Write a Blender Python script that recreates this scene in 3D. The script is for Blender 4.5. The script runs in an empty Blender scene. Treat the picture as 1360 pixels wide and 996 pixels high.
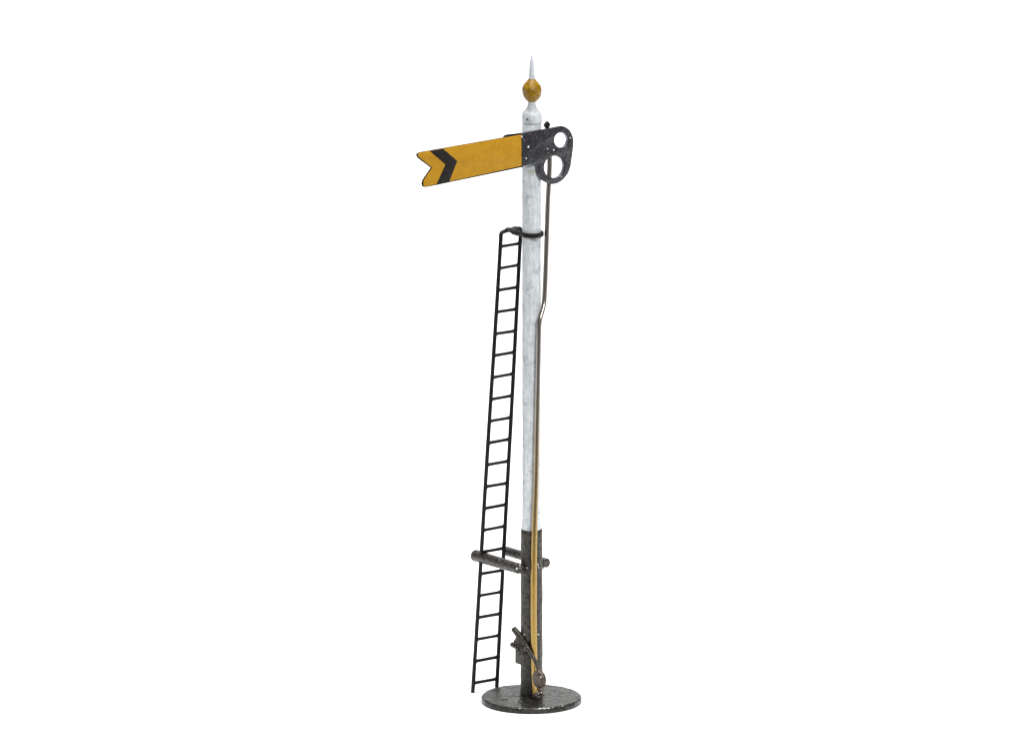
import bpy, bmesh, math, random
from mathutils import Vector, Matrix, noise
random.seed(7)
U = 0.0002                                # one design unit in metres (a 17 cm tall model)
sc = bpy.context.scene
COL = sc.collection

# ------------------------------------------------------------------ camera
F = 12000.0; W, H = 1360.0, 996.0
EL = math.radians(12.4)
fwd = Vector((0, math.cos(EL), -math.sin(EL)))
up = Vector((0, math.sin(EL), math.cos(EL)))
right = Vector((1, 0, 0))
cx, cy = (706 - W/2), -(931.5 - H/2)
CAM = -(fwd*F + right*cx + up*cy)          # camera place, so that the base centre is where it belongs
cd = bpy.data.cameras.new('camera'); cam = bpy.data.objects.new('camera', cd); COL.objects.link(cam)
cd.sensor_width = 36.0; cd.lens = F/W*36.0; cd.clip_start = 0.05; cd.clip_end = 100
cam.matrix_world = Matrix(((1, 0, 0, CAM.x*U), (0, up.y, -fwd.y, CAM.y*U), (0, up.z, -fwd.z, CAM.z*U), (0, 0, 0, 1)))
sc.camera = cam

def ray(px, py):
    return (fwd*F + right*(px - W/2) - up*(py - H/2))
def on_plane(px, py, p0, n):
    d = ray(px, py); t = (Vector(p0) - CAM).dot(n)/d.dot(n)
    return CAM + d*t
def at(px, py, y):                         # point at depth y
    return on_plane(px, py, (0, y, 0), Vector((0, 1, 0)))
def zz(py, y=0.0):                         # height on the post axis seen at image row py
    return at(706, py, y).z

AZ = math.radians(38)
u = Vector((math.cos(AZ), math.sin(AZ), 0))          # along the arm and the ladder rungs
n = Vector((math.sin(AZ), -math.cos(AZ), 0))         # out of the front of the arm
Z = Vector((0, 0, 1))

# ------------------------------------------------------------------ materials
def mat(name):
    m = bpy.data.materials.new(name); m.use_nodes = True
    nt = m.node_tree; b = nt.nodes['Principled BSDF']
    return m, nt, b
def N(nt, t, **kw):
    nd = nt.nodes.new(t)
    for k, v in kw.items(): setattr(nd, k, v)
    return nd
def noise_tex(nt, feat, detail=4, rough=.6, stretch=None):
    tc = N(nt, 'ShaderNodeTexCoord'); nz = N(nt, 'ShaderNodeTexNoise')
    nz.inputs['Scale'].default_value = 1.0/(feat*U); nz.inputs['Detail'].default_value = detail
    nz.inputs['Roughness'].default_value = rough
    if stretch:
        mp = N(nt, 'ShaderNodeMapping'); mp.inputs['Scale'].default_value = stretch
        nt.links.new(tc.outputs['Object'], mp.inputs['Vector']); nt.links.new(mp.outputs['Vector'], nz.inputs['Vector'])
    else: nt.links.new(tc.outputs['Object'], nz.inputs['Vector'])
    return nz.outputs['Fac']
def ramp(nt, fac, stops):
    r = N(nt, 'ShaderNodeValToRGB'); el = r.color_ramp.elements
    while len(el) < len(stops): el.new(0.5)
    for e, (p, c) in zip(el, stops):
        e.position = p; e.color = (*c, 1) if len(c) == 3 else c
    nt.links.new(fac, r.inputs['Fac']); return r.outputs['Color']
def mixc(nt, fac, a, b, blend='MIX'):
    m = N(nt, 'ShaderNodeMix', data_type='RGBA', blend_type=blend)
    if hasattr(fac, 'node'): nt.links.new(fac, m.inputs[0])
    else: m.inputs[0].default_value = fac
    for s, v in ((6, a), (7, b)):
        if hasattr(v, 'node'): nt.links.new(v, m.inputs[s])
        else: m.inputs[s].default_value = (*v, 1)
    return m.outputs[2]
def bump(nt, b, h, strength, dist, prev=None):
    bp = N(nt, 'ShaderNodeBump'); bp.inputs['Strength'].default_value = strength; bp.inputs['Distance'].default_value = dist*U
    nt.links.new(h, bp.inputs['Height'])
    if prev: nt.links.new(prev, bp.inputs['Normal'])
    nt.links.new(bp.outputs['Normal'], b.inputs['Normal'])
    return bp.outputs['Normal']
def specks(nt, feat, thr, soft=.03):
    f = noise_tex(nt, feat, 2, .5)
    return ramp(nt, f, [(thr, (0, 0, 0)), (thr + soft, (1, 1, 1))])

def paint(name, dark, light, feat, rough, fine=1.6, bstr=.5, chip=None, chipthr=.72, chipfeat=4, metal=0, rvar=.15, spec=.5, stain=None, patch=None, fc=.8, streak=None):
    m, nt, b = mat(name)
    c = ramp(nt, noise_tex(nt, feat, 5, .65), [(.34, dark), (.66, light)])
    g = ramp(nt, noise_tex(nt, fine, 3, .6), [(.3, (.70, .70, .70)), (.7, (1.25, 1.25, 1.25))])
    c = mixc(nt, fc, c, g, 'MULTIPLY')
    if streak:                             # brush marks running down the part
        c = mixc(nt, .8, c, ramp(nt, noise_tex(nt, streak, 4, .6, (1, 1, .12)), [(.34, (.80, .82, .84)), (.62, (1.06,)*3)]), 'MULTIPLY')
    if stain: c = mixc(nt, specks(nt, stain[1], stain[2], .1), c, stain[0])
    if patch:                              # one stained patch with a ragged edge
        tc = N(nt, 'ShaderNodeTexCoord'); mp = N(nt, 'ShaderNodeMapping')
        col, ce, sz = patch
        mp.vector_type = 'TEXTURE'; mp.inputs['Location'].default_value = tuple(q*U for q in ce); mp.inputs['Scale'].default_value = tuple(q*U for q in sz)
        nt.links.new(tc.outputs['Object'], mp.inputs['Vector'])
        ln = N(nt, 'ShaderNodeVectorMath', operation='LENGTH'); nt.links.new(mp.outputs['Vector'], ln.inputs[0])
        ad = N(nt, 'ShaderNodeMath', operation='ADD'); nt.links.new(ln.outputs['Value'], ad.inputs[0]); nt.links.new(noise_tex(nt, 4, 4), ad.inputs[1])
        c = mixc(nt, ramp(nt, ad.outputs[0], [(.0, (.85,)*3), (.7, (.7,)*3), (1.0, (0, 0, 0))]), c, col)
    if chip: c = mixc(nt, specks(nt, chipfeat, chipthr), c, chip)
    nt.links.new(c, b.inputs['Base Color'])
    r = ramp(nt, noise_tex(nt, feat*.7, 3), [(.3, (rough - rvar,)*3), (.7, (rough + rvar,)*3)])
    nt.links.new(r, b.inputs['Roughness'])
    b.inputs['Metallic'].default_value = metal
    b.inputs['Specular IOR Level'].default_value = spec
    p = bump(nt, b, noise_tex(nt, fine*2.5, 3), bstr, 1.2)
    bump(nt, b, noise_tex(nt, fine*9, 2), bstr, 2.5, p)
    return m

M = {}
M['white'] = paint('white_post_paint', (.53, .565, .59), (.685, .715, .73), 8, .42, fine=1.9, bstr=.6,
                   chip=(.20, .23, .23), chipthr=.725, chipfeat=4, fc=.45, streak=4, stain=((.40, .45, .49), 13, .57),
                   patch=((.33, .33, .25), (0, -12, zz(225)), (16, 17, 11)))
M['spike'] = paint('white_finial_paint', (.50, .53, .58), (.64, .67, .71), 7, .45, fine=1.8, bstr=.4)
M['ochre'] = paint('ochre_blade_paint', (.42, .212, .006), (.49, .25, .009), 12, .55, fine=1.6, bstr=.6, fc=.5, spec=.22,
                   chip=(.34, .16, .012), chipthr=.68, chipfeat=5)
M['ball'] = paint('gold_ball_paint', (.185, .098, .004), (.33, .19, .009), 5, .34, fine=1.8, spec=.35, bstr=.8, chip=(.13, .06, .01), chipthr=.66, chipfeat=3)
M['black'] = paint('black_stripe_paint', (.009, .008, .007), (.017, .016, .014), 8, .6, fine=1.6, bstr=.3, spec=.2)
M['plate'] = paint('charcoal_plate_paint', (.014, .013, .017), (.034, .032, .040), 6, .30, fine=1.7, bstr=.6,
                   chip=(.42, .42, .44), chipthr=.765, chipfeat=5.5)
M['ladder'] = paint('black_ladder_paint', (.004, .0035, .0035), (.011, .008, .007), 7, .5, fine=2, bstr=.6, spec=.22)
M['sleeve'] = paint('dark_sleeve_paint', (.005, .004, .003), (.060, .054, .040), 5, .42, fine=1.7, bstr=1, spec=.4,
                    chip=(.016, .015, .013), chipthr=.62, chipfeat=4)
M['tube'] = paint('dark_bracket_paint', (.006, .005, .004), (.062, .052, .044), 5, .36, fine=1.7, bstr=1,
                  chip=(.014, .013, .011), chipthr=.6, chipfeat=4)
M['base'] = paint('dark_base_paint', (.006, .0055, .0045), (.040, .038, .033), 5, .27, fine=2.2, bstr=.9,
                  chip=(.012, .012, .012), chipthr=.64, chipfeat=4.5, rvar=.12, spec=.26)
M['weight'] = paint('brown_weight_paint', (.030, .018, .010), (.095, .058, .030), 6, .38, fine=2, bstr=.8, chip=(.03, .025, .018), chipthr=.6)
M['lever'] = paint('dark_lever_paint', (.010, .008, .005), (.046, .037, .022), 4, .32, fine=1.8, bstr=.8, chip=(.014, .012, .01), chipthr=.6)
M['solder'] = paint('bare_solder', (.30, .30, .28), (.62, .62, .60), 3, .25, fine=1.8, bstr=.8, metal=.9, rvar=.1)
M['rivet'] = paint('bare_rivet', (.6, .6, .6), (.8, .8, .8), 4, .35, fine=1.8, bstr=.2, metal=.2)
M['dull'] = paint('dull_rivet', (.10, .10, .11), (.30, .30, .32), 3, .35, fine=1.8, bstr=.3, metal=.2)
def rod_mat():                             # bare wire: grey-brown above, brass-coloured near the foot
    m, nt, b = mat('graded_brass_wire')
    tc = N(nt, 'ShaderNodeTexCoord'); sp = N(nt, 'ShaderNodeSeparateXYZ'); nt.links.new(tc.outputs['Object'], sp.inputs[0])
    mr = N(nt, 'ShaderNodeMapRange'); nt.links.new(sp.outputs['Z'], mr.inputs['Value'])
    mr.inputs['From Min'].default_value = zz(740)*U; mr.inputs['From Max'].default_value = zz(480)*U
    nz = noise_tex(nt, 9, 4, .6, (1, 1, .3))
    ad = N(nt, 'ShaderNodeMath', operation='MULTIPLY_ADD'); nt.links.new(nz, ad.inputs[0]); ad.inputs[1].default_value = .5
    sub = N(nt, 'ShaderNodeMath', operation='SUBTRACT'); nt.links.new(mr.outputs[0], sub.inputs[0]); sub.inputs[1].default_value = .25
    nt.links.new(sub.outputs[0], ad.inputs[2])
    c = ramp(nt, ad.outputs[0], [(0, (.36, .235, .07)), (.5, (.36, .28, .18)), (1, (.39, .36, .33))])
    g = ramp(nt, noise_tex(nt, 2, 3), [(.3, (.75,)*3), (.7, (1.1,)*3)])
    nt.links.new(mixc(nt, .7, c, g, 'MULTIPLY'), b.inputs['Base Color'])
    b.inputs['Metallic'].default_value = 1; b.inputs['Roughness'].default_value = .30
    bump(nt, b, noise_tex(nt, 3, 3, .6, (1, 1, .3)), .25, 1)
    return m
M['rod'] = rod_mat()
M['hole_wall'] = paint('pale_hole_wall', (.03, .03, .035), (.45, .48, .55), 6, .22, fine=2, bstr=.6, metal=.3, rvar=.1)
def backdrop_mat():
    m, nt, b = mat('white_paper')
    c = ramp(nt, noise_tex(nt, 300, 3), [(.3, (.87, .87, .87)), (.7, (.89, .89, .89))])
    nt.links.new(c, b.inputs['Base Color']); b.inputs['Roughness'].default_value = .9
    b.inputs['Specular IOR Level'].default_value = .1
    return m
M['paper'] = backdrop_mat()

# ------------------------------------------------------------------ mesh helpers (design units)
def link(name, me, m, parent=None, smooth=True, auto=None):
    o = bpy.data.objects.new(name, me); COL.objects.link(o)
    me.materials.clear(); me.materials.append(m)
    if parent: o.parent = parent
    if smooth:
        me.polygons.foreach_set('use_smooth', [True]*len(me.polygons))
        if auto is not None: me.set_sharp_from_angle(angle=math.radians(auto))
    return o
def obj(name, bm, m, parent=None, auto=40):
    bmesh.ops.recalc_face_normals(bm, faces=bm.faces[:])
    bmesh.ops.scale(bm, vec=(U, U, U), verts=bm.verts[:])
    me = bpy.data.meshes.new(name); bm.to_mesh(me); bm.free(); me.update()
    return link(name, me, m, parent, True, auto)
def lathe(bm, prof, seg=48, c=(0, 0), wob=0.0):
    rows = []
    for r, z in prof:
        if r < 1e-4: rows.append([bm.verts.new((c[0], c[1], z))]); continue
        row = []
        for i in range(seg):
            a = 2*math.pi*i/seg; rr = r
            if wob: rr += wob*noise.noise(Vector((math.cos(a)*1.5, math.sin(a)*1.5, z*.06)))
            row.append(bm.verts.new((c[0] + rr*math.cos(a), c[1] + rr*math.sin(a), z)))
        rows.append(row)
    for a, b in zip(rows, rows[1:]):
        for i in range(seg):
            j = (i + 1) % seg
            if len(a) == 1 and len(b) == 1: continue
            if len(a) == 1: bm.faces.new((a[0], b[i], b[j]))
            elif len(b) == 1: bm.faces.new((a[i], a[j], b[0]))
            else: bm.faces.new((a[i], a[j], b[j], b[i]))
    if len(rows[0]) > 1: bm.faces.new(rows[0][::-1])
    if len(rows[-1]) > 1: bm.faces.new(rows[-1])
def tube(bm, pts, rad, seg=14, cap=True, round_end=0.0):
    pts = [Vector(p) for p in pts]
    rad = [rad]*len(pts) if not hasattr(rad, '__len__') else list(rad)
    if round_end:                           # soft shoulders at both ends
        d0 = (pts[0] - pts[1]).normalized(); d1 = (pts[-1] - pts[-2]).normalized(); k = round_end
        pts = [pts[0], pts[0] - d0*k*.3, pts[0] - d0*k] + pts[1:-1] + [pts[-1] - d1*k, pts[-1] - d1*k*.3, pts[-1]]
        rad = [max(rad[0] - k, .2), rad[0] - k*.3, rad[0]] + rad[1:-1] + [rad[-1], rad[-1] - k*.3, max(rad[-1] - k, .2)]
    rows = []; ref = None
    for i, p in enumerate(pts):
        t = (pts[min(i + 1, len(pts) - 1)] - pts[max(i - 1, 0)]).normalized()
        if ref is None: ref = t.orthogonal().normalized()
        ref = (ref - t*ref.dot(t)).normalized(); b = t.cross(ref)
        rows.append([bm.verts.new(p + (ref*math.cos(2*math.pi*k/seg) + b*math.sin(2*math.pi*k/seg))*rad[i]) for k in range(seg)])
    for a, b in zip(rows, rows[1:]):
        for k in range(seg):
            j = (k + 1) % seg; bm.faces.new((a[k], a[j], b[j], b[k]))
    if cap: bm.faces.new(rows[0][::-1]); bm.faces.new(rows[-1])
def blob(bm, c, r, sq=(1, 1, 1), seed=0, amp=.25):
    v = bmesh.ops.create_icosphere(bm, subdivisions=3, radius=1)['verts']
    for w in v:
        k = r*(1 + amp*noise.noise(w.co*1.7 + Vector((seed*3.1, seed, 0))))
        w.co = Vector(c) + Vector((w.co.x*sq[0], w.co.y*sq[1], w.co.z*sq[2]))*k
def box(bm, c, ax, half, bev=.6):           # ax = three unit vectors
    v = bmesh.ops.create_cube(bm, size=2)['verts']
    for w in v: w.co = Vector(c) + ax[0]*w.co.x*half[0] + ax[1]*w.co.y*half[1] + ax[2]*w.co.z*half[2]
    es = list({e for w in v for e in w.link_edges})
    bmesh.ops.bevel(bm, geom=es, offset=bev, segments=2, affect='EDGES', profile=.6)
def catmull(p, k=6):
    out = []
    for i in range(len(p) - 1):
        a, b, c, d = p[max(i - 1, 0)], p[i], p[i + 1], p[min(i + 2, len(p) - 1)]
        for s in range(k):
            t = s/k
            out.append(tuple(.5*(2*b[j] + (c[j] - a[j])*t + (2*a[j] - 5*b[j] + 4*c[j] - d[j])*t*t + (3*b[j] - a[j] - 3*c[j] + d[j])*t**3) for j in range(len(b))))
    out.append(tuple(p[-1])); return out

# flat sheet metal standing in the arm's plane: outline (and holes) in arm coordinates, real thickness, eased edges
def arm_plane(px, py, dn):                  # image point -> (s, z) on the plane dn in front of the post axis
    p = on_plane(px, py, n*dn, n); return (p.dot(u), p.z)
def sheet(name, loops, d_front, thick, m, parent, bev=.35, origin=None, uax=None, nax=None):
    ux, nx = uax or u, nax or n
    cu = bpy.data.curves.new(name, 'CURVE'); cu.dimensions = '2D'; cu.fill_mode = 'BOTH'
    bev = min(bev, thick*.45)
    cu.extrude = (thick/2 - bev); cu.bevel_depth = bev; cu.bevel_resolution = 2; cu.offset = -bev
    for lp in loops:
        sp = cu.splines.new('POLY'); sp.points.add(len(lp) - 1); sp.use_cyclic_u = True
        for q, (s, z) in zip(sp.points, lp): q.co = (s, z, 0, 1)
    tmp = bpy.data.objects.new('tmp', cu); COL.objects.link(tmp)
    dg = bpy.context.evaluated_depsgraph_get(); dg.update()
    me = bpy.data.meshes.new_from_object(tmp.evaluated_get(dg)); me.name = name
    bpy.data.objects.remove(tmp); bpy.data.curves.remove(cu)
    o0 = origin or Vector((0, 0, 0))
    # the sheet's local z axis points along nx (u, z, n is right-handed: u x z = n)
    c = o0 + nx*(d_front - thick/2)
    for v in me.vertices:
        v.co = (c + ux*v.co.x + Z*v.co.y + nx*v.co.z)*U
    bm = bmesh.new(); bm.from_mesh(me); bmesh.ops.remove_doubles(bm, verts=bm.verts[:], dist=1e-7)
    bmesh.ops.recalc_face_normals(bm, faces=bm.faces[:]); bm.to_mesh(me); bm.free(); me.update()
    return link(name, me, m, parent, True, 35)

# ------------------------------------------------------------------ setting: seamless white paper sweep
def sweep():
    bm = bmesh.new(); m_ = 1/U
    prof = [(-.13, 0), (1.2, 0)]
    R = .8
    for k in range(1, 17):
        a = math.pi/2*k/16; prof.append((1.2 + R*math.sin(a), R - R*math.cos(a)))
    prof.append((2.0, 4.5))
    rows = [[bm.verts.new((x*m_, y*m_, z*m_)) for x in (-4, 4)] for y, z in prof]
    for a, b in zip(rows, rows[1:]): bm.faces.new((a[0], a[1], b[1], b[0]))
    o = obj('backdrop', bm, M['paper'])
    o['kind'] = 'structure'
    return o
sweep()

# ------------------------------------------------------------------ the signal
root = bpy.data.objects.new('semaphore_signal', None); COL.objects.link(root)
root.empty_display_size = .02
root['label'] = 'model railway signal with ochre fishtail arm, white post and black ladder on round base'
root['category'] = 'railway signal'

# base plate: thick disc with softened, uneven rim and a fillet of solder at the post's foot
bm = bmesh.new(); RB = 66.5; TB = 8.0
prof = [(RB - 1.5, 0), (RB, 1.2), (RB, TB - 2.4), (RB - .35, TB - 1.3), (RB - 1.2, TB - .45), (RB - 2.6, TB)]
for r in range(62, 17, -3): prof.append((r, TB))
prof += [(17, TB + .4), (15.6, TB + 2), (15, TB + 5), (14.0, TB + 7), (0, TB + 7)]
lathe(bm, prof, 96)
for v in bm.verts:
    r = math.hypot(v.co.x, v.co.y)
    if v.co.z > 5 and r < RB - 1: v.co.z += .45*noise.noise(v.co*.09) + .25*noise.noise(v.co*.3)
    elif r > RB - 1: 
        k = 1 + .004*noise.noise(v.co*.05); v.co.x *= k; v.co.y *= k
for i in range(16):
    a = random.uniform(0, 2*math.pi); r = random.uniform(24, 58)
    blob(bm, (r*math.cos(a), r*math.sin(a), TB - .2), random.uniform(.9, 1.9), (1.3, 1.3, .55), i)
base = obj('base_plate', bm, M['base'], root)

# lower sleeve
ZS0, ZS1 = TB + 3, zz(702)
bm = bmesh.new()
prof = [(14.8, ZS0)]
k = 24
for i in range(1, k): prof.append((14.8 - .35*i/k, ZS0 + (ZS1 - ZS0)*i/k))
prof += [(14.3, ZS1 - .8), (13.6, ZS1)]
lathe(bm, prof, 56, wob=.35)
sleeve = obj('post_sleeve', bm, M['sleeve'], root)

# white post, flared where the paint runs onto the sleeve
bm = bmesh.new(); zt = zz(163.5)
prof = [(13.2, ZS1 + .02), (13.3, ZS1 + 1.5), (12.9, ZS1 + 5), (12.3, ZS1 + 9), (12.1, ZS1 + 14)]
zb = ZS1 + 14
for i in range(1, 60): prof.append((12.1 + .45*i/60, zb + (zt - 1 - zb)*i/60))
prof += [(12.5, zt - .9), (12.2, zt - .5), (11.2, zt - .3), (11.0, zt + .4)]
lathe(bm, prof, 56, c=(-.4, 0), wob=.35)
post = obj('post', bm, M['white'], root)

# finial: cap with concave shoulder, gold ball, spike
bm = bmesh.new()
g = lambda py: zz(py)
prof = [(11.0, zt + .45), (12.7, zt + .5), (13.1, zt + 1.1), (13.2, g(157)), (13.1, g(151.2)), (12.6, g(149.6)), (10.6, g(147.6)), (8.2, g(145.2)),
        (6.4, g(142.2)), (5.4, g(139)), (5.0, g(136)), (5.0, g(133))]
lathe(bm, prof, 48, wob=.25)
fin = obj('finial', bm, M['white'], root)
bm = bmesh.new()
prof = [(4.6, g(135.4)), (6.2, g(134.6)), (9.0, g(132)), (11.6, g(128)), (12.9, g(122.5)), (12.9, g(119)), (12.0, g(115)), (9.6, g(111)), (6.8, g(108)),
        (5.2, g(106.2)), (4.6, g(105.0))]
prof = catmull(prof, 2)
lathe(bm, prof, 26, wob=.7)
tube(bm, [Vector((1.5 + 5.2*math.cos(t), -math.sqrt(max(0, 13.0**2 - (5.2*math.cos(t))**2 - (5.2*math.sin(t))**2)) + .3, g(119.5) + 5.2*math.sin(t))) for t in [math.radians(60 + 14*i) for i in range(14)]], [.3, .6, .8, .9, 1, 1, 1, 1, 1, .9, .8, .7, .5, .3], 8)
for v in bm.verts: v.co.x += .6*noise.noise(v.co*.24); v.co.y += .6*noise.noise(v.co*.24 + Vector((9, 0, 0)))
obj('ball', bm, M['ball'], fin)
bm = bmesh.new()
prof = [(4.3, g(105.6)), (4.2, g(104)), (3.5, g(94)), (2.8, g(85)), (2.0, g(79)), (1.2, g(75.5)), (.6, g(74)), (0, g(73.4))]
lathe(bm, prof, 32, wob=.15)
obj('spike', bm, M['spike'], fin)
bm = bmesh.new()                            # nick in the paint of the cap
zk = zz(156.5)
tube(bm, [Vector((13.2*math.sin(math.radians(t)), -13.25*math.cos(math.radians(t)), zk + (-28 - t)*.2)) for t in (-34, -31, -28, -25, -22)], [.2, .6, .8, .7, .3], 8)
obj('paint_nick', bm, M['sleeve'], fin)

# ---- signal arm
DF = 18.5                                   # front face of the spectacle plate, in front of the post axis
P = lambda pts, d: [arm_plane(x, y, d) for x, y in pts]
DB = 17.3                                   # front of the black backing blade
tipA = catmull([(566, 201.0), (559.2, 202.3), (555.0, 204.0), (553.8, 207.0), (555.8, 210.4), (559.5, 213.4)], 4)
tipB = catmull([(564.4, 235.6), (561.6, 240.5), (560.9, 245.2), (562.4, 248.4), (566, 248.8), (571, 248)], 4)
back_out = [(694, 178.6), (672, 182.4)] + tipA + [(572.9, 223.4)] + tipB + [(695, 222.2)]
arm = sheet('signal_arm', [P(back_out, DB)], DB, 2.2, M['black'], root, .3)
tipA2 = catmull([(566, 201.4), (560.0, 202.5), (556.2, 204.0), (555.0, 206.6), (557.0, 209.4), (560.3, 212.0)], 4)
tipB2 = catmull([(565.3, 236.0), (562.9, 240.6), (562.4, 244.8), (563.8, 247.4), (566.6, 247.8), (571, 247)], 4)
face_out = [(692.6, 179.3), (672, 182.9)] + tipA2 + [(574.2, 223.2)] + tipB2 + [(692.9, 220.6)]
sheet('blade_face', [P(face_out, DB + .7)], DB + .7, .8, M['ochre'], arm, .3)
chev = [(570.7, 200.8), (591.8, 219.0), (579.2, 246.4), (596.3, 242.6), (607.5, 214.2), (588.3, 197.7)]
sheet('chevron_band', [P(chev, DB + .95)], DB + .95, .5, M['black'], arm, .1)
strip = [(693.6, 176.9), (684, 178.2), (676, 178.9), (671.5, 180.0), (669, 182.2), (672, 184), (694, 181)]
sheet('backing_strip', [P(strip, DB - 1)], DB - 1, 2.5, M['ladder'], arm, .4)
top = [(693.1, 177.6), (703, 175.6), (713, 173.9), (723, 172.4), (737.3, 169.7)]
curve = catmull([(737.3, 169.7), (746.1, 168.0), (751.8, 169.4), (757.1, 173.7), (760.7, 180.4), (762.1, 188), (761.5, 197.5), (759.9, 209.6), (758.0, 221.7), (754.7, 230.6),
         (748.6, 238.4), (741.7, 243.3), (734, 245.1), (727.3, 243.5), (721.6, 240), (717.2, 235), (714.9, 229.5), (714.2, 223.5), (713.8, 219.4)], 5)
plate_out = top[:-1] + curve + [(711.9, 218.3), (704.2, 219.3), (693.9, 221.4), (692.6, 205)]
def ell(c, a, b, tilt=0, k=40):
    t0 = math.radians(tilt)
    return [(c[0] + a*math.cos(2*math.pi*i/k)*math.cos(t0) - b*math.sin(2*math.pi*i/k)*math.sin(t0),
             c[1] + a*math.cos(2*math.pi*i/k)*math.sin(t0) + b*math.sin(2*math.pi*i/k)*math.cos(t0)) for i in range(k)]
h1 = ell((745.2, 186.6), 8.8, 10.0); h2 = ell((736.2, 222.2), 13.1, 14.8, 12)
plate = sheet('spectacle_plate', [P(plate_out, DF), P(h1, DF), P(h2, DF)], DF, 5.2, M['plate'], arm, 1.0)
plate.data.materials.append(M['hole_wall'])       # drilled holes: walls mottled pale and dark
for c_, rx in ((h1, 8.8), (h2, 14)):
    q = [arm_plane(x, y, DF) for x, y in c_]; cs = sum(a for a, b in q)/len(q); cz = sum(b for a, b in q)/len(q)
    rm = max(math.hypot(a - cs, b - cz) for a, b in q)
    for f in plate.data.polygons:
        c = f.center/U; nn = f.normal
        if math.hypot(c.dot(u) - cs, c.z - cz) < rm*1.03 and abs(nn.dot(n)) < .5: f.material_index = 1
def stud(name, px, py, r, h, m, parent, d0=DF, seg=16):
    bm = bmesh.new(); p = on_plane(px, py, n*d0, n)
    tube(bm, [p - n*.6, p + n*h*.6, p + n*h], [r, r, r*.55], seg)
    return obj(name, bm, m, parent)
for px, py, r in ((701.6, 195.3, 1.5), (698.7, 210.5, 1.15), (695.9, 186.3, .9), (693.2, 182.0, 1.2), (727.2, 197.9, 1.0), (735.4, 199.4, 1.3), (728.0, 203.4, .8),
                  (757.3, 183.3, 1.0), (752.7, 196.0, .8), (753.2, 203.6, .8), (745.6, 234.8, 1.0), (727.4, 240.4, .8), (712.6, 183.0, .7), (704.6, 178.2, .7)):
    stud('rivet', px, py, r, .35, M['rivet'] if r > .95 else M['dull'], arm)
# pivot bush between plate and post
bm = bmesh.new(); pv = on_plane(707, 198, n*13, n); pv = Vector((0, 0, pv.z))
tube(bm, [pv + n*11, pv + n*15.2], 6, 20)
obj('pivot_bush', bm, M['plate'], arm)

# ---- operating rod with its top knob
rp = [(728.2, 176, 6), (729.5, 195, 5.5), (730.0, 215, 5), (729.2, 240, 4), (727.6, 270, 3), (726.7, 300, 2), (725.4, 340, 0), (724.4, 370, -1.5), (723.4, 392, -3), (722.6, 402, -4.5), (720.9, 411, -8),
      (718.0, 421, -13), (716.4, 430, -15), (715.8, 445, -15.8), (714.6, 510, -16.2), (713.2, 575, -16.8), (712.0, 640, -17.4), (710.2, 695, -18.4), (709.2, 740, -18.6), (708.8, 790, -18.8),
      (708.9, 840, -19), (709.6, 880, -19.4), (710.5, 905, -19.6), (711.0, 921, -19.8)]
rp = catmull(rp, 5)
rr = [3.35 if p[1] < 640 else 3.35 + .85*min(1, (p[1] - 640)/130) for p in rp]
bm = bmesh.new(); tube(bm, [at(*p) for p in rp], rr, 20)
rod = obj('operating_rod', bm, M['rod'], root)
bm = bmesh.new(); k0 = at(727.6, 178, 6)
kb = at(726.4, 167.4, 6)
tube(bm, [k0, kb + Z*2.2], 3.1, 14)
tube(bm, [kb + Z*1.0 - u*4.2, kb + Z*1.4 + u*4.2], 2.7, 12, round_end=1)
blob(bm, kb + Z*3.2, 3.1, (1, 1, .9), 5)
obj('top_knob', bm, M['ladder'], rod)

# ---- ladder
foot_l = on_plane(627.8, 919.2, (0, 0, 0), Z)
Df = -foot_l.dot(n)
foot_r = foot_l + u*((on_plane(659.6, 908, -n*Df, n) - foot_l).dot(u)); foot_r.z = 0
DT = 44.0
top_l = on_plane(665.2, 311, -n*DT, n); top_r = on_plane(691.6, 306, -n*DT, n)
lad_empty = bpy.data.objects.new('ladder', None); COL.objects.link(lad_empty); lad_empty.parent = root
LN = ((top_l - foot_l).cross(u)).normalized()
def lp(px, py): return on_plane(px, py, foot_l, LN)
def stile(a, b, bend):
    bm = bmesh.new(); pts = []
    for i in range(25):
        t = i/24; p = a.lerp(b, t); p += u*(.25*math.sin(t*9 + bend)); pts.append(p)
    tube(bm, pts, [2.7 + .2*noise.noise(Vector((i*.9, bend, 0))) for i in range(25)], 12, round_end=.8)
    return bm
hl = top_l + Z*0.5
obj('stile', stile(foot_l, top_l - Z*4, 0), M['ladder'], lad_empty)
obj('stile', stile(foot_r + Z*.5, top_r - Z*4, 2), M['ladder'], lad_empty)
for i in range(21):
    py = 327.8 + 28.95*i
    t = 0
    # left end on the left stile at image row py, found by bisection down the stile
    lo, hi = 0.0, 1.0
    def row(p):
        d = p - CAM; return H/2 - F*d.dot(up)/d.dot(fwd)
    for _ in range(40):
        mid = (lo + hi)/2
        if row(foot_l.lerp(top_l, mid)) > py: lo = mid
        else: hi = mid
    t = (lo + hi)/2
    a = foot_l.lerp(top_l, t); b = foot_r.lerp(top_r, t); b.z = a.z + random.uniform(-.5, .5)
    L = (b - a).length; d = (b - a).normalized()
    xs = [0, 2.0, 3.0, 4.2, 6, L/2, L - 6, L - 4.2, L - 3.0, L - 2.0, L]
    w_ = random.uniform(-.12, .15)
    rs = [3.2, 3.2, 2.8, 2.3, 2.2 + w_, 2.1 + w_, 2.2 + w_, 2.3, 2.8, 3.2, 3.2]
    bm = bmesh.new(); tube(bm, [a + d*x for x in xs], rs, 12)
    obj('rung', bm, M['ladder'], lad_empty)
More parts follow.
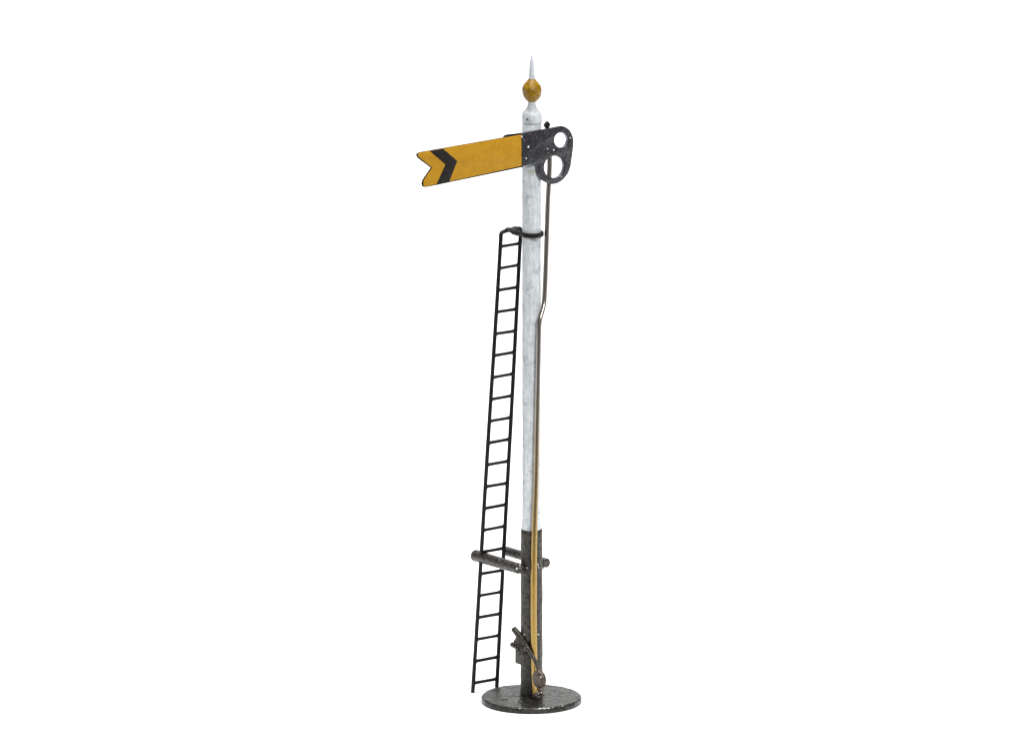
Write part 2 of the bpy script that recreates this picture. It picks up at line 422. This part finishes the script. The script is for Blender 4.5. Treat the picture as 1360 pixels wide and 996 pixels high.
# top hoop: bends over from the left stile to the right one
bm = bmesh.new()
hoop = [top_l - Z*5, top_l - Z*1.5, top_l + Z*1.2 + u*1.4, top_l + Z*2.6 + u*4.5]
hoop += [top_l.lerp(top_r, .4) + Z*3, top_l.lerp(top_r, .8) + Z*3.2, top_r + Z*2.2 - u*1, top_r - Z*1.5, top_r - Z*5]
hoop = [Vector(p) for p in catmull([tuple(p) for p in hoop], 4)]
tube(bm, hoop, 2.75, 14)
obj('top_hoop', bm, M['ladder'], lad_empty)

# ---- collar clamping the ladder's top to the post
bm = bmesh.new(); zc = zz(310.6)
ring = []
for i in range(49):
    a = math.pi*2*i/48; ring.append(Vector((14.3*math.cos(a), 14.3*math.sin(a), zc)))
def band(bm, path, hw, th):                 # strap of height 2*hw, thickness th, following a path in plan
    rows = []
    for i, p in enumerate(path):
        t = (path[min(i + 1, len(path) - 1)] - path[max(i - 1, 0)]).normalized(); o = t.cross(Z).normalized()
        w = hw + .35*noise.noise(p*.2)
        rows.append([bm.verts.new(p + o*x + Z*y) for x, y in ((-th, -w + .7), (-th + .5, -w), (th - .5, -w), (th, -w + .7), (th, w - .7), (th - .5, w), (-th + .5, w), (-th, w - .7))])
    for a, b in zip(rows, rows[1:]):
        for k in range(8): bm.faces.new((a[k], a[(k + 1) % 8], b[(k + 1) % 8], b[k]))
    bm.faces.new(rows[0][::-1]); bm.faces.new(rows[-1])
strap = [-n*42 - u*13.4]                    # from the hoop along the post's left side, round the front and back on the right
strap = [-n*(24 - 3*i) - u*(14.3 - .3*max(0, 3 - i)) for i in range(8)]
for i in range(0, 25):
    a = math.pi*i/24; strap.append(-u*14.3*math.cos(a) + n*14.3*math.sin(a))
strap += [u*14.3 - n*3, u*14.5 - n*7]
band(bm, [Vector((p.x, p.y, zc)) for p in strap], 3.0, 1.5)
for q, r, s in ((-n*38 + u*2, 4.2, 1), (-n*32 - u*2, 4.4, 2), (-n*27 - u*8, 4.4, 3), (-n*23 - u*13, 3.6, 8), (-n*40 - u*8, 3.6, 4)):
    blob(bm, Vector((q.x, q.y, zc + .6)), r, (1.2, 1.2, .7), s)
collar = obj('ladder_collar', bm, M['ladder'], root)
bm = bmesh.new(); q = u*15.6 - n*6.0; q = Vector((q.x, q.y, zc))
tube(bm, [q + n*1.5, q + n*3.2 - n*6], 4.4, 18, round_end=.7)
obj('clamp_bolt', bm, M['ladder'], collar)
bm = bmesh.new()                            # loose sliver of paint hanging under the strap
sl = [at(705 + i*1.7, 318.0 + .9*math.sin(math.pi*(i/6)**1.6), -14.6 + .05*i*i) for i in range(7)]
tube(bm, sl, [.25, .4, .45, .45, .45, .4, .25], 8)
obj('paint_flake', bm, M['lever'], collar)

# ---- two stay bars from ladder to post
zbar = {-1: 0, 1: 0}
for sgn, x0, y0, x1, rad in ((-1, 630.6, 737.2, 689.5, 7.9), (1, 672.2, 731.4, 726.4, 6.3)):
    s = 22.5*sgn
    pl = u*s
    a = on_plane(x0, y0, pl, u)
    D0 = -(a.dot(n)); zb = a.z
    b = on_plane(x1, 748, pl, u); D1 = b.dot(n)
    bm = bmesh.new()
    A = pl - n*D0 + Z*zb; B = pl + n*D1 + Z*zb
    k = 26
    pts = [A.lerp(B, i/k) for i in range(k + 1)]
    rads = [rad*(1 - (.10*i/k if sgn < 0 else 0)) + .25*noise.noise(Vector((i*.5, sgn, 0))) for i in range(k + 1)]
    tube(bm, pts, rads, 24, round_end=1.3)
    if sgn < 0:
        blob(bm, B - n*1.5 + u*2.5 - Z*1, 6.3, (1, 1, .95), 2)
    else:
        blob(bm, B - n*9 - u*4 - Z*5, 5.2, (1, 1, 1.1), 3)
    obj('stay_bar', bm, M['tube'], root)

# bare solder flecks on the joints
def flecks(name, pts, parent):
    for px, py, y, r in pts:
        bm = bmesh.new(); blob(bm, at(px, py, y), r, (1, .6, 1), px, .4); obj(name, bm, M['solder'], parent)
flecks('solder_fleck', [(699.9, 753.8, -14, 1.0), (690.3, 750.3, -25.2, 1.1), (686.2, 755.3, -25.2, 1.5), (713.9, 749.8, -13, 1.4), (714.9, 753, -13, 1.4), (696.6, 842.3, -12.6, 1.4), (714.6, 842.3, -13.5, 1.4)], sleeve)
# solder run where the rod meets the base
bm = bmesh.new()
for i, (px, py, y, r) in enumerate(((712, 921, -22, 3.0), (716.5, 920, -23, 3.2), (718.5, 915, -22, 2.6), (709, 924, -24, 2.0), (721, 922, -20, 2.2), (714, 925, -26, 2.0))):
    blob(bm, at(px, py, y), r, (1.1, 1, .8), i, .5)
obj('solder_run', bm, M['weight'], base)
flecks('solder_fleck', [(711.5, 923.5, -27, .9), (715, 921.5, -27, 1.2), (718.8, 919.5, -27, 1.1), (716.2, 925.2, -27, 1.0), (720.5, 924, -25, .7), (713.4, 918.4, -26, .7)], base)

# highlights put in as pale slivers on the front of the disc's rim
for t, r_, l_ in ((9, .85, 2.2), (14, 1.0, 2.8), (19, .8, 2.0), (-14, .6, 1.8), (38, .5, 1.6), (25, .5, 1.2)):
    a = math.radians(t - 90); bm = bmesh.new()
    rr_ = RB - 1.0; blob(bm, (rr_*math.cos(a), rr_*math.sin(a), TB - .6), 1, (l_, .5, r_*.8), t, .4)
    obj('rim_glint', bm, M['rivet'] if r_ > .7 else M['solder'], base)
# ---- counterweight lever on the left side of the sleeve
SL = -17.0; o_l = u*SL
def lv(px, py, s=SL): return on_plane(px, py, u*s, u)
bm = bmesh.new()
path = [lv(682.3, 834.6), lv(687, 840.5), lv(692, 847), lv(698, 856), lv(705, 867), lv(711, 878), lv(716, 890)]
tube(bm, [path[0], path[1], path[2]], [4.3, 4.3, 4.5], 18, round_end=.8)
pp = [Vector(p) for p in catmull([tuple(p) for p in path[1:]], 4)]
tube(bm, pp, [4.5 - 1.7*min(1, i/7) + .9*noise.noise(Vector((i*.45, 3, 0))) for i in range(len(pp))], 14)
blob(bm, lv(689.5, 847.5), 5.6, (1, 1, 1.1), 4)
blob(bm, lv(687.2, 852.5), 4.8, (1, 1, .9), 6, .5)
blob(bm, lv(692.0, 855), 5.6, (1, 1, 1.2), 11, .6)
blob(bm, lv(699, 861), 4.4, (1, 1, 1.2), 12, .6)
blob(bm, lv(694.5, 864), 4.4, (1, 1, 1.3), 14, .6)
lever = obj('counterweight_lever', bm, M['lever'], root)
bm = bmesh.new()
wc = lv(716.0, 901.5, SL - .5)
tube(bm, [wc - u*2.8, wc - u*2.4, wc - u*1.6, wc + u*2.6, wc + u*3.0], [10.3, 11.4, 12.0, 12.0, 11.2], 36)
blob(bm, wc - u*1 + Z*9.5 + n*1, 4.2, (1, 1, 1), 1)
weight = obj('counterweight', bm, M['weight'], lever)
bm = bmesh.new(); blob(bm, wc - u*2.6 + n*7.5 + Z*5, 1.5, (1, .8, 1), 9, .4); obj('pale_spot', bm, M['solder'], weight)  # small pale spot on the weight's face
bm = bmesh.new(); a = lv(679.6, 855.2, SL - 2); b = lv(690, 860.5, SL - 2)
tube(bm, [a, b], 3.5, 16, round_end=.7)
obj('lever_pin', bm, M['lever'], lever)
# bracket plate that carries the lever
bm = bmesh.new()
c = on_plane(689.5, 866, u*(-14.0), u)
box(bm, c + u*1.2 + n*2.6, (n, u, Z), (10, 2.4, 16), .9)
blob(bm, on_plane(696, 861, u*(-16), u), 6.5, (1, .8, 1.1), 7)
obj('lever_bracket', bm, M['sleeve'], root)

# ------------------------------------------------------------------ light: soft overhead studio light, lit white sweep
w = bpy.data.worlds.new('World'); sc.world = w; w.use_nodes = True
w.node_tree.nodes['Background'].inputs[0].default_value = (.93, .96, 1, 1)
w.node_tree.nodes['Background'].inputs[1].default_value = .16
def area(name, loc, target, sx, sy, power, col=(1, 1, 1)):
    l = bpy.data.lights.new(name, 'AREA'); l.shape = 'RECTANGLE'; l.size = sx; l.size_y = sy; l.energy = power; l.color = col
    o = bpy.data.objects.new(name, l); COL.objects.link(o); o.location = loc
    o.rotation_euler = (Vector(target) - Vector(loc)).to_track_quat('-Z', 'Y').to_euler()
    return o
area('overhead_softbox', (0, .1, 1.7), (0, 0.1, 0), 1.1, 1.0, 46)
area('front_softbox', (.62, -1.25, 1.0), (0, 0, .1),   .3, .3, 20, (1, .98, .95))
area('backdrop_fill', (0, .6, 2.6), (0, 2.0, .7), 1.6, .5, 20)  # unseen fill light, added to whiten the paper sweep

sc.view_settings.view_transform = 'Standard'; sc.view_settings.look = 'None'
sc.view_settings.exposure = 0; sc.view_settings.gamma = 1
